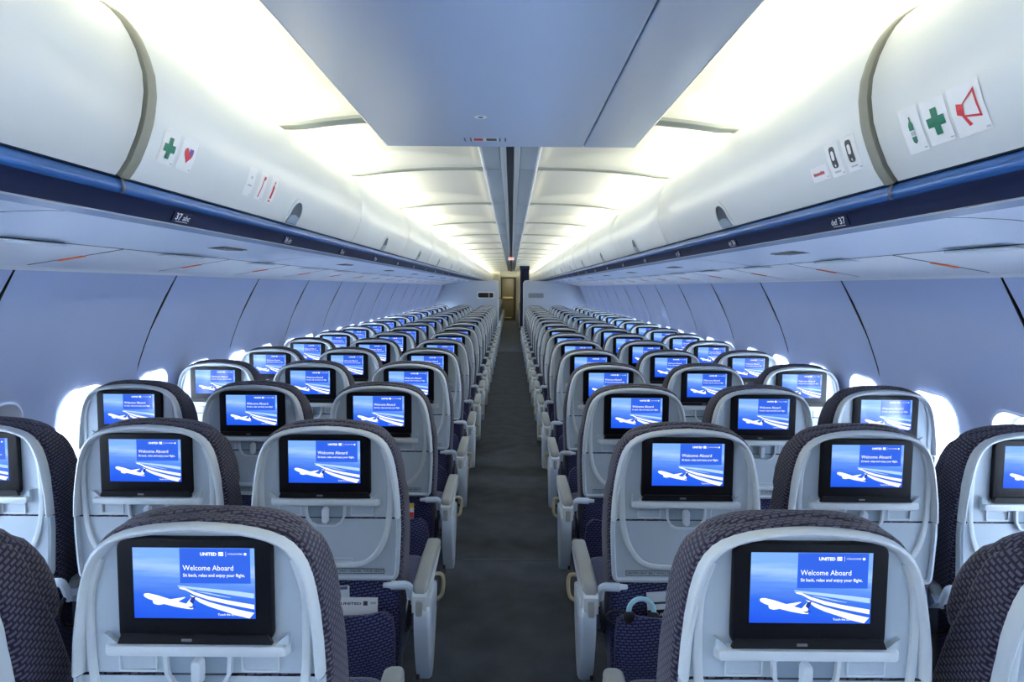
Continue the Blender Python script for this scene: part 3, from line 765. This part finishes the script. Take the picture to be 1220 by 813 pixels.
# --- tray latch
b = MB(); T = [(.052, .834), (.050, .805), (.040, .787), (.026, .780), (-.026, .780), (-.040, .787), (-.050, .805), (-.052, .834), (-.046, .839), (.046, .839)]
b.ring([(u*1.13, .81+(v-.81)*1.16) for u, v in T], T, XZ, .005, -.006, 'shell_light'); b.prism(T, XZ, .0045, .0028, 'recess'); PART['latch_recess'] = b.mesh('latch_recess', lean)
b = MB(); L = [[(p[0], y, p[1]) for p in rrect(.019-i, .046-i, .008, 3, 0, .809)] for y, i in ((.003, 0), (-.010, .001), (-.013, .005))]
b.loft(L, 'shell_light'); PART['tray_latch'] = b.mesh('tray_latch', lean)
b = MB(); b.prism([(-.048, .8015), (.048, .8015), (.048, .7985), (-.048, .7985)], XZ, .003, .0014, 'dark_gap'); PART['latch_slot'] = b.mesh('latch_slot', lean)
# --- placards on the tray
def placard(x0, x1, z0, z1, txt, th, m='ink', bg='shell_light'):
    b = MB(); cx, cz = (x0+x1)/2, (z0+z1)/2
    b.ring(rrect(x1-x0, z1-z0, .002, 2, cx, cz), rrect(x1-x0-.003, z1-z0-.003, .002, 2, cx, cz), XZ, .003, .0012, 'dark_metal' if bg != 'faint' else 'shell_light')
    if txt: put_text(b, txt, XZ, x0+.006, cz-th*.33, th, m, .0022, x1-x0-.012, bold=.02)
    return b.mesh('placard', lean, smooth=20)
PART['placard_belt'] = placard(-.170, -.010, .633, .648, 'FASTEN SEAT BELT WHILE SEATED', .0085)
PART['placard_vest'] = placard(.008, .168, .633, .648, 'LIFE VEST UNDER YOUR SEAT', .0085)
PART['placard_small'] = placard(-.02, .075, .668, .680, None, 0, bg='faint')
# --- monitor
b = MB()
o = rrect(.262, .184, .020, 5, 0, .952)
L = [[(p[0], y, p[1]) for p in q] for q, y in ((o, .006), (o, -.004), (rrect(.258, .180, .018, 5, 0, .952), -.0075), (rrect(.252, .174, .016, 5, 0, .952), -.008))]
b.loft(L, 'bezel'); PART['monitor'] = b.mesh('monitor', lean)
b = MB(); b.prism([(-.124, .878), (.124, .878), (.131, .8615), (-.131, .8615)], XZ, -.004, -.013, 'bezel_lip'); PART['monitor_lip'] = b.mesh('monitor_lip', lean)
b = MB(); b.box(-.022, -.004, -.0145, -.012, .8665, .8715, 'badge', .001); PART['monitor_badge'] = b.mesh('monitor_badge', lean)
SW, SH, SZ = .205, .123, .9665
def sfn(u, v, d): return (-SW/2 + u*SW, -.0082 - d, SZ + SH/2 - v*SH)
def suv(c): 
    z = c.z
    return ((c.x + SW/2)/SW, (z - (SZ - SH/2))/SH)
b = MB()
def spoly(P, m, d): b.add([sfn(u, v, d) for u, v in P], [tuple(range(len(P)))], m)
spoly([(0, 1), (1, 1), (1, 0), (0, 0)], 'screen_sky', 0)
# coast line and surf running to the lower right
def band(top, bot, m, d):
    n = len(top); b.add([sfn(u, v, d) for u, v in top] + [sfn(u, v, d) for u, v in bot], [(i, i+1, n+i+1, n+i) for i in range(n-1)], m)
band([(.36, .53), (.50, .555), (.70, .585), (.85, .61), (.99, .64)], [(.37, .55), (.50, .59), (.70, .635), (.85, .675), (.99, .71)], 'screen_pale', .00010)
band([(.37, .56), (.42, .565), (.50, .625), (.62, .685), (.76, .735), (.88, .77), (.99, .80)], [(.385, .58), (.43, .60), (.50, .665), (.62, .735), (.76, .79), (.88, .83), (.99, .865)], 'screen_white', .00015)
band([(.46, .665), (.54, .715), (.62, .765), (.74, .82), (.86, .87), (.99, .915)], [(.47, .68), (.54, .77), (.62, .83), (.74, .895), (.86, .96), (.95, .995)], 'screen_white', .00015)
band([(.52, .615), (.60, .63), (.70, .665), (.80, .70)], [(.52, .620), (.60, .645), (.70, .68), (.80, .705)], 'screen_pale', .00015)
spoly([(.385, .50), (.965, .50), (.965, 0.004), (.385, 0.004)], 'screen_box', .0002)
# airliner
spoly([(.082, .665), (.092, .648), (.125, .645), (.20, .675), (.33, .745), (.45, .80), (.49, .835), (.485, .868), (.44, .865), (.34, .835), (.22, .785), (.12, .725), (.088, .695)], 'screen_white', .0004)
spoly([(.425, .80), (.475, .70), (.505, .69), (.478, .83)], 'screen_white', .0005); spoly([(.46, .755), (.475, .70), (.51, .688), (.488, .80)], 'screen_navy', .0006)
spoly([(.30, .73), (.42, .695), (.425, .703), (.36, .765)], 'screen_white', .0005); spoly([(.44, .835), (.505, .825), (.51, .835), (.47, .855)], 'screen_navy', .0006)
spoly([(.155, .765), (.16, .74), (.20, .735), (.245, .77), (.24, .80), (.20, .81), (.165, .795)], 'screen_white', .0005)
STX = lambda u, v, d: sfn(u, v, d)
def stext(txt, u0, vbase, h, width, m='screen_white', bold=0.0):
    V, F, W = text_poly(txt, bold); sx = width/W
    b.add([sfn(u0 + x*sx, vbase - y*h, .0007) for x, y in V], F, m)
stext('UNITED', .555, .105, .062, .135, bold=.035)
spoly([(.705, .11), (.745, .11), (.745, .055), (.705, .055)], 'screen_white', .0005)
spoly([(.711, .10), (.720, .10), (.720, .088), (.711, .088)], 'screen_box', .0007); spoly([(.728, .082), (.738, .070), (.740, .078), (.730, .09)], 'screen_box', .0007)
spoly([(.765, .12), (.767, .12), (.767, .05), (.765, .05)], 'screen_white', .0005)
stext('A STAR ALLIANCE MEMBER', .782, .092, .030, .120)
P = [(.925 + .014*math.cos(2*PI*i/5*2+.3)*.6, .083 + .022*math.sin(2*PI*i/5*2+.3)) for i in range(5)]; spoly(rrect(.022, .036, .010, 3, .925, .083), 'screen_white', .0005)
stext('Welcome Aboard', .41, .315, .105, .415, bold=.0)
stext('Sit back, relax and enjoy your flight.', .41, .405, .064, .51, bold=.008)
stext('Touch the screen to begin', .69, .955, .045, .265, bold=.008)
PART['screen'] = b.mesh('screen', lean, smooth=20, uv=None)
me = PART['screen']; ul = me.uv_layers[0]
for p in me.polygons:
    for li in p.loop_indices:
        c = me.vertices[me.loops[li].vertex_index].co; ul.data[li].uv = suv(c)
# --- upholstery
def slab(zs, m, n=5):
    """stack of rounded rectangles: (z, half width, y0, y1, corner)"""
    mb = MB(); mb.loft([[(p[0], p[1], z) for p in rrect(2*h, y1-y0, r, n, 0, (y0+y1)/2)] for z, h, y0, y1, r in zs], m); return mb
zs = []
for z, h in HALF:
    if z < .62: continue
    yf = interp([(.60, .165), (.75, .150), (.82, .128), (.9, .115), (1.0, .105), (1.03, .09), (1.068, .06)], z)
    hh = h + (.010 if z < .9 else .005) if h > .001 else .02
    zs.append((z + .005*(z-.6)/.47, max(hh, .02), .008 + .0 * z, yf, min(.022, hh*.6)))
zs = [(.40, .195, .06, .150, .03), (.44, .208, .035, .165, .03), (.55, .216, .020, .172, .025), (.60, .217, .012, .166, .022)] + zs
PART['backrest'] = slab(zs, 'fabric').mesh('backrest', lean, smooth=50)
hz = []
for z, y0, y1, ws, rr in ((.838, .055, .075, .86, .008), (.842, .035, .125, .93, .02), (.852, .03, .155, .965, .03), (.875, .03, .172, .985, .045), (.92, .03, .174, .99, .05), (.96, .03, .166, .985, .05), (.985, .03, .157, .98, .05), (1.005, .03, .148, .975, .05), (1.020, .03, .132, .97, .05), (1.034, .03, .124, .97, .045), (1.046, .03, .114, .97, .04), (1.056, .031, .104, .97, .035), (1.064, .033, .093, .97, .03), (1.070, .036, .083, .96, .022), (1.075, .042, .072, .9, .014), (1.077, .050, .064, .7, .006)):
    h = (interp(HALF, min(z-.011, 1.0672)) + .003)*ws
    hz.append((z, max(h, .03), y0, y1, rr))
PART['headrest'] = slab(hz, 'fabric', 6).mesh('headrest', lean, smooth=60)
PART['lower_back'] = slab([(.27, .19, .030, .11, .02), (.30, .205, .015, .13, .02), (.45, .212, .010, .14, .02), (.56, .212, .010, .14, .02), (.605, .208, .012, .14, .02), (.612, .20, .02, .13, .02)], 'fabric_blue').mesh('lower_back', lambda p: (p[0], p[1] + .017, p[2]))
b = MB(); zz = [.285, .30, .34, .40, .46, .505, .525, .530]; rows = []
for k, z in enumerate(zz):
    hw = .200 if z < .50 else .200 - (z-.50)*1.1
    yb = interp([(.285, .022), (.30, .006), (.40, -.022), (.50, -.030), (.53, -.032)], z)
    rows.append([(lerp(-hw, hw, j/10), yb + .030*(abs(j-5)/5)**4, z) for j in range(11)])
rows2 = [[(x, y+.010, z) for x, y, z in r] for r in reversed(rows)]
b.loft(rows + rows2 + [rows[0]], 'fabric_blue', False, False, closed=False)
for k in (0, -1):
    for a in range(len(rows)-1):
        p, q = rows[a][k], rows[a+1][k]
        b.add([p, q, (q[0], q[1]+.025, q[2]), (p[0], p[1]+.025, p[2])], [(0, 1, 2, 3)], 'fabric_blue')
PART['pocket'] = b.mesh('pocket', smooth=50)
PART['seat_cushion'] = slab([(.375, .205, .16, .555, .03), (.39, .222, .15, .575, .04), (.44, .224, .15, .585, .045), (.465, .216, .155, .575, .045), (.475, .195, .17, .55, .045)], 'fabric_blue').mesh('seat_cushion', smooth=60)
b = MB(); b.box(-.200, .200, .14, .53, .30, .376, 'dark_metal', .012); PART['seat_pan'] = b.mesh('seat_pan')
b = MB(); b.tube([(0, 0, .31), (0, -.01, .18), (0, -.045, .02), (0, -.05, .0)], [.016, .015, .014, .022], 'dark_metal', 8); PART['leg_rear'] = b.mesh('leg')
b = MB(); b.tube([(0, 0, .31), (0, .0, .18), (0, .0, .02), (0, .0, .0)], [.016, .015, .014, .022], 'dark_metal', 8); PART['leg_front'] = b.mesh('leg')
# --- arms
def hinge(sd):
    b = MB(); b.tube([(sd*.165, .022, .598), (sd*.185, .018, .600), (sd*.19, .016, .600), (sd*.232, .014, .602)], [.007, .009, .013, .0125], 'arm_grey', 10)
    b.tube(smoothpath([(sd*.222, .014, .602), (sd*.236, .014, .600), (sd*.242, .020, .585), (sd*.243, .040, .54)], 4), [.012]*9 + [.012, .012, .011, .010], 'arm_grey', 8); return b.mesh('hinge_arm')
def cable(sd):
    b = MB(); b.tube(smoothpath([(sd*.240, .030, .56), (sd*.236, .012, .52), (sd*.236, .03, .47), (sd*.238, .09, .44)], 5), .006, 'black', 6); return b.mesh('cable')
PART['hinge+'] = hinge(1); PART['hinge-'] = hinge(-1); PART['cable+'] = cable(1); PART['cable-'] = cable(-1)
def pad_mesh(xc, w, y0, y1, z0, z1, m='arm_pad'):
    b = MB(); L = []
    for y, i, dz in ((y0, .010, -.010), (y0+.006, .004, -.003), (y0+.02, 0, 0), (lerp(y0, y1, .5), 0, .004), (y1-.03, 0, .0), (y1-.010, .004, -.006), (y1, .012, -.016)):
        L.append([(xc+p[0], y, p[1]) for p in rrect(w-2*i, z1-z0-i, .012, 4, 0, (z0+z1)/2 + dz)])
    b.loft(L, m); return b.mesh('arm_pad')
def arm_inner(sd):
    xc = sd*.250
    b = MB(); b.prism([(.03, .555), (.05, .575), (.40, .572), (.405, .555), (.36, .545), (.12, .535), (.06, .525)], lambda u, v, d: (xc+d, u, v), -.016, .016, 'arm_grey')
    b.prism([(.03, .30), (.10, .30), (.10, .54), (.05, .57), (.03, .56)], lambda u, v, d: (xc+d, u+.03, v), -.012, .012, 'dark_metal')
    return b.mesh('armrest'), pad_mesh(xc, .043, .045, .42, .572, .598)
def arm_aisle(sd):
    xc = sd*.272
    pad = pad_mesh(xc, .047, .005, .40, .578, .606)
    b = MB()
    b.prism([(-.004, .53), (-.004, .575), (.01, .584), (.385, .580), (.39, .566), (.30, .552), (.10, .535), (.06, .50)], lambda u, v, d: (xc+d, u, v), -.021, .021, 'shell_light')
    arm = b.mesh('armrest')
    # shield that hangs under the pivot on the aisle side
    b = MB(); pr = [(-.012, .520), (-.006, .535), (.02, .538), (.05, .510), (.075, .535), (.205, .535), (.225, .525), (.225, .47), (.19, .39), (.15, .320), (.125, .292), (.10, .285), (.075, .295), (.04, .345), (.008, .42), (-.010, .48)]
    x0, x1 = xc - sd*.014, xc + sd*.028
    lo = []
    for x, i in ((x0, .0), (xc + sd*.02, .0), (xc + sd*.026, .004), (xc + sd*.028, .010)):
        cu, cv = .11, .43
        lo.append([(x, u + (cu-u)*i*6, v + (cv-v)*i*6) for u, v in pr])
    b.loft(lo, 'arm_grey'); shield = b.mesh('arm_shield', smooth=30)
    b = MB(); b.box(xc-.010, xc+.010, -.011, .03, .505, .566, 'arm_pad', .004); piv = b.mesh('pivot_cover')
    b = MB(); b.tube(smoothpath([(xc+sd*.010, .225, .545), (xc+sd*.040, .235, .540), (xc+sd*.046, .238, .51), (xc+sd*.040, .238, .470), (xc+sd*.022, .225, .462)], 4), .0065, 'tan', 8); lev = b.mesh('release_lever')
    b = MB(); b.prism([(.06, .30), (.13, .30), (.13, .53), (.06, .53)], lambda u, v, d: (xc+d, u, v), -.016, -.006, 'dark_metal') if sd > 0 else b.prism([(.06, .30), (.13, .30), (.13, .53), (.06, .53)], lambda u, v, d: (xc+d, u, v), .006, .016, 'dark_metal')
    br = b.mesh('arm_bracket')
    return arm, pad, shield, piv, lev, br
ARM_IN = {1: arm_inner(1), -1: arm_inner(-1)}; ARM_AI = {1: arm_aisle(1), -1: arm_aisle(-1)}

def seat(x, y, side, kind, label, group, near=True, low=False):
    """side: -1 left block, +1 right block; kind 0 aisle, 1 middle, 2 window"""
    e = empty('airline_seat', (x, y, 0), label, 'seat', group)
    sh = obj('back_shell', PART['back_shell'], e)
    for n in ('moulding', 'ledge'): obj(n, PART[n], sh)
    tr = obj('tray_table', PART['tray_table'], e)
    mo = obj('monitor', PART['monitor'], e, label='black framed screen showing a blue welcome picture')
    obj('screen', PART['screen'], mo); obj('monitor_lip', PART['monitor_lip'], mo)
    if near:
        obj('monitor_badge', PART['monitor_badge'], mo)
        obj('panel_frame', PART['panel_frame+'], sh); obj('panel_frame', PART['panel_frame-'], sh); obj('latch_recess', PART['latch_recess'], sh)
        lt = obj('tray_latch', PART['tray_latch'], e); obj('latch_slot', PART['latch_slot'], lt)
        for n in ('placard_belt', 'placard_vest', 'placard_small'): obj('placard', PART[n], tr)
    obj('backrest', PART['backrest'], e); obj('headrest', PART['headrest'], e)
    lb = obj('lower_back', PART['lower_back'], e); obj('pocket', PART['pocket'], lb)
    obj('seat_cushion', PART['seat_cushion'], e); obj('seat_pan', PART['seat_pan'], e)
    if kind != 1:
        for xx in (-.13, .13):
            o = obj('leg', PART['leg_rear'], e); o.location = (xx, .20, 0)
            o = obj('leg', PART['leg_front'], e); o.location = (xx, .46, 0)
    else:
        o = obj('leg', PART['leg_rear'], e); o.location = (0, .20, 0); o = obj('leg', PART['leg_front'], e); o.location = (0, .46, 0)
    q = '-' if side > 0 else '+'
    h = obj('hinge_arm', PART['hinge'+q], e); obj('cable', PART['cable'+q], h)
    if kind == 0:
        arm, pad, shield, piv, lev, br = ARM_AI[-side]
        a = obj('aisle_armrest', arm, e); obj('arm_pad', pad, a); obj('arm_shield', shield, a); obj('arm_bracket', br, a)
        if near: obj('pivot_cover', piv, a); obj('release_lever', lev, a)
    if kind > 0:
        arm, pad = ARM_IN[-side]; a = obj('armrest', arm, e); obj('arm_pad', pad, a)
    return e
KX = (.520, 1.032, 1.526); KN = ('aisle', 'middle', 'window')
BKN = {-1: 'bulkhead with the dark opening', 1: 'bulkhead with the grey panel'}
SEATS = {}
for r in range(NROW):
    for s in (-1, 1):
        for k in range(3):
            n = NROW - r
            lab = '%s seat, %s row behind the %s' % (KN[k], ORD[n-1], BKN[s])
            SEATS[(r, s, k)] = seat(s*KX[k], ROW0 + r*RP, s, k, lab, 'economy seats with seat-back screens', near=(r < 9 or k == 2))
# the two middle seats of the rearmost row are tipped back a little
RC = math.radians(6.0)
for s in (-1, 1):
    for ch in SEATS[(0, s, 1)].children:
        if ch.name.split('.')[0] in ('back_shell', 'tray_table', 'monitor', 'tray_latch', 'backrest', 'headrest'):
            py, pz = .09, .46
            ch.rotation_euler = (RC, 0, 0)
            ch.location = (0, py - (py*math.cos(RC) - pz*math.sin(RC)), pz - (py*math.sin(RC) + pz*math.cos(RC)))
# aisle seats of the cabin ahead of the bulkheads
for r in range(10):
    for s in (-1, 1):
        seat(s*.545, 16.45 + r*1.02, s, 0, 'aisle seat ahead of the %s, %s row' % (BKN[s], ORD[r]), 'seats in the cabin ahead', near=False)

# =================================================================== THINGS IN THE POCKETS
def pocket_card(r, s, k, w, h, dx, top, label, faces, tilt=0.0, y=.012, name='safety_card', cat='card'):
    sx = s*KX[k] + dx; yy = ROW0 + r*RP
    e = empty(name, (sx, yy + y, top-h), label, cat, 'papers in the seat pockets')
    e.rotation_euler = (math.radians(-3), math.radians(tilt), 0)
    for nm, x0, x1, z0, z1, m, d, txt in faces:
        b = MB()
        if txt: put_text(b, txt, lambda u, v, dd: (u, -dd, v), x0, z0, z1-z0, m, d, x1-x0, bold=.03)
        else: b.box(x0, x1, -d, -d+.0012 if d else .002, z0, z1, m)
        obj(nm, b.mesh(nm, smooth=20), e)
def headset(r, s, k, dx, label, ring='black'):
    e = empty('headset', (s*KX[k]+dx, ROW0 + r*RP - .004, .545), label, 'headset', 'headsets in the seat pockets')
    b = MB(); P = [(.036*math.cos(a), .0, .036*math.sin(a)-.005) for a in [PI*1.15*i/14 - .25 for i in range(15)]]
    b.tube(P, .0075, ring, 8); obj('band', b.mesh('band'), e)
    for q in (P[0], P[-1]):
        b = MB(); b.loft([[(q[0]+math.cos(a)*rr, q[1]+yy_, q[2]-.008+math.sin(a)*rr) for a in [2*PI*i/12 for i in range(12)]] for yy_, rr in ((-.012, .012), (-.008, .018), (.006, .018), (.010, .012))], 'black'); obj('ear_pad', b.mesh('ear_pad'), e)
    b = MB(); b.tube(smoothpath([(P[-1][0], 0, -.02), (-.07, .004, -.005), (-.10, .002, -.02), (-.08, .006, -.05)], 5), .004, 'black', 6); obj('cable', b.mesh('cable'), e)
pocket_card(1, -1, 0, .16, .20, .000, .592, 'silver white magazine behind a white card in the seat pocket', [('cover', -.09, .075, 0, .20, 'paper', 0, None), ('spine_band', -.09, .07, .190, .1985, 'paper_dark', .0016, None)], -3, .012, 'magazine', 'magazine')
pocket_card(1, -1, 0, .11, .20, .085, .566, 'white card printed UNITED standing in seat pocket', [('sheet', -.075, .065, 0, .20, 'sticker', 0, None), ('lettering', -.042, .018, .180, .190, 'ink', .0022, 'UNITED'), ('emblem', .024, .036, .178, .190, 'ink', .0022, None), ('print_line', .045, .060, .182, .188, 'faint', .0022, None)], 0, .002)
pocket_card(1, -1, 0, .06, .20, -.055, .560, 'red edged brochure beside the white card in seat pocket', [('sheet', -.045, .03, 0, .20, 'red', 0, None)], -2, .006, 'brochure', 'brochure')
pocket_card(1, 1, 0, .16, .20, -.025, .588, 'white and black folded magazine beside the headset', [('cover', -.07, .13, 0, .20, 'paper', 0, None), ('print_line', -.060, .03, .166, .172, 'ink', .0016, None), ('lower_band', -.07, .13, .125, .150, 'black', .0016, None), ('lettering', -.045, .03, .133, .144, 'white_ink', .0026, 'UNITED')], -4, .010, 'magazine', 'magazine')
headset(1, 1, 0, -.128, 'headset with pale blue band in the pocket beside the magazine', 'cyan_ring')
pocket_card(2, -1, 0, .08, .20, .105, .585, 'yellow topped white card with red corner in seat pocket', [('sheet', -.055, .035, 0, .20, 'sticker', 0, None), ('top_band', -.055, .035, .183, .199, 'yellow', .0016, None), ('corner_mark', .01, .034, .145, .165, 'red', .0016, None)], 0, .006)
headset(2, 1, 0, .02, 'black headset in aisle seat pocket, two rows ahead of the rearmost seats')
headset(1, 1, 2, -.12, 'black headset in the window seat pocket')
pocket_card(1, -1, 1, .14, .20, .10, .580, 'white booklet with dark edge in middle seat pocket', [('cover', -.09, .08, 0, .20, 'sticker', 0, None), ('edge_band', -.09, .08, .192, .1995, 'black', .0016, None)], 3, .008, 'booklet', 'booklet')
pocket_card(3, -1, 0, .10, .20, .10, .575, 'white card in aisle seat pocket with no colour bands', [('sheet', -.055, .045, 0, .20, 'sticker', 0, None)], 0, .006)

# =================================================================== FAR DETAILS
e = empty('exit_sign', (0, 14.0, 2.098), 'small white exit sign with red letters hanging from ceiling', 'sign')
b = MB(); b.box(-.06, .06, -.012, .012, -.065, .0, 'sticker', .004); obj('housing', b.mesh('housing'), e)
b = MB(); put_text(b, 'EXIT', lambda u, v, d: (u, -.0125-d, v), -.046, -.050, .05, 'exit_red', .0005, .092, bold=.03); obj('lettering', b.mesh('lettering', smooth=20), e)
e = empty('curtain', (.335, 15.62, .45), 'dark navy curtain gathered beside the aisle behind the bulkhead', 'curtain')
b = MB(); n = 49; lo = []
for z, sc in ((0, 1.0), (.5, .97), (1.0, .96), (1.45, 1.0)):
    lo.append([(lerp(-.125, .085, i/(n-1))*sc, .035*math.sin(i/(n-1)*PI*11) + (0 if q == 0 else .006), z) for q in (0,) for i in range(n)])
b.loft(lo, 'curtain', False, False, closed=False); cu = obj('drape', b.mesh('drape', smooth=70), e)
so = cu.modifiers.new('thickness', 'SOLIDIFY'); so.thickness = .004
b = MB(); b.box(-.135, .095, -.05, .05, 1.44, 1.52, 'rail_navy', .008); obj('header', b.mesh('header'), e)
b = MB(); b.box(-.13, .09, -.015, .015, 1.52, 1.66, 'keel', .004); obj('hanger', b.mesh('hanger'), e)
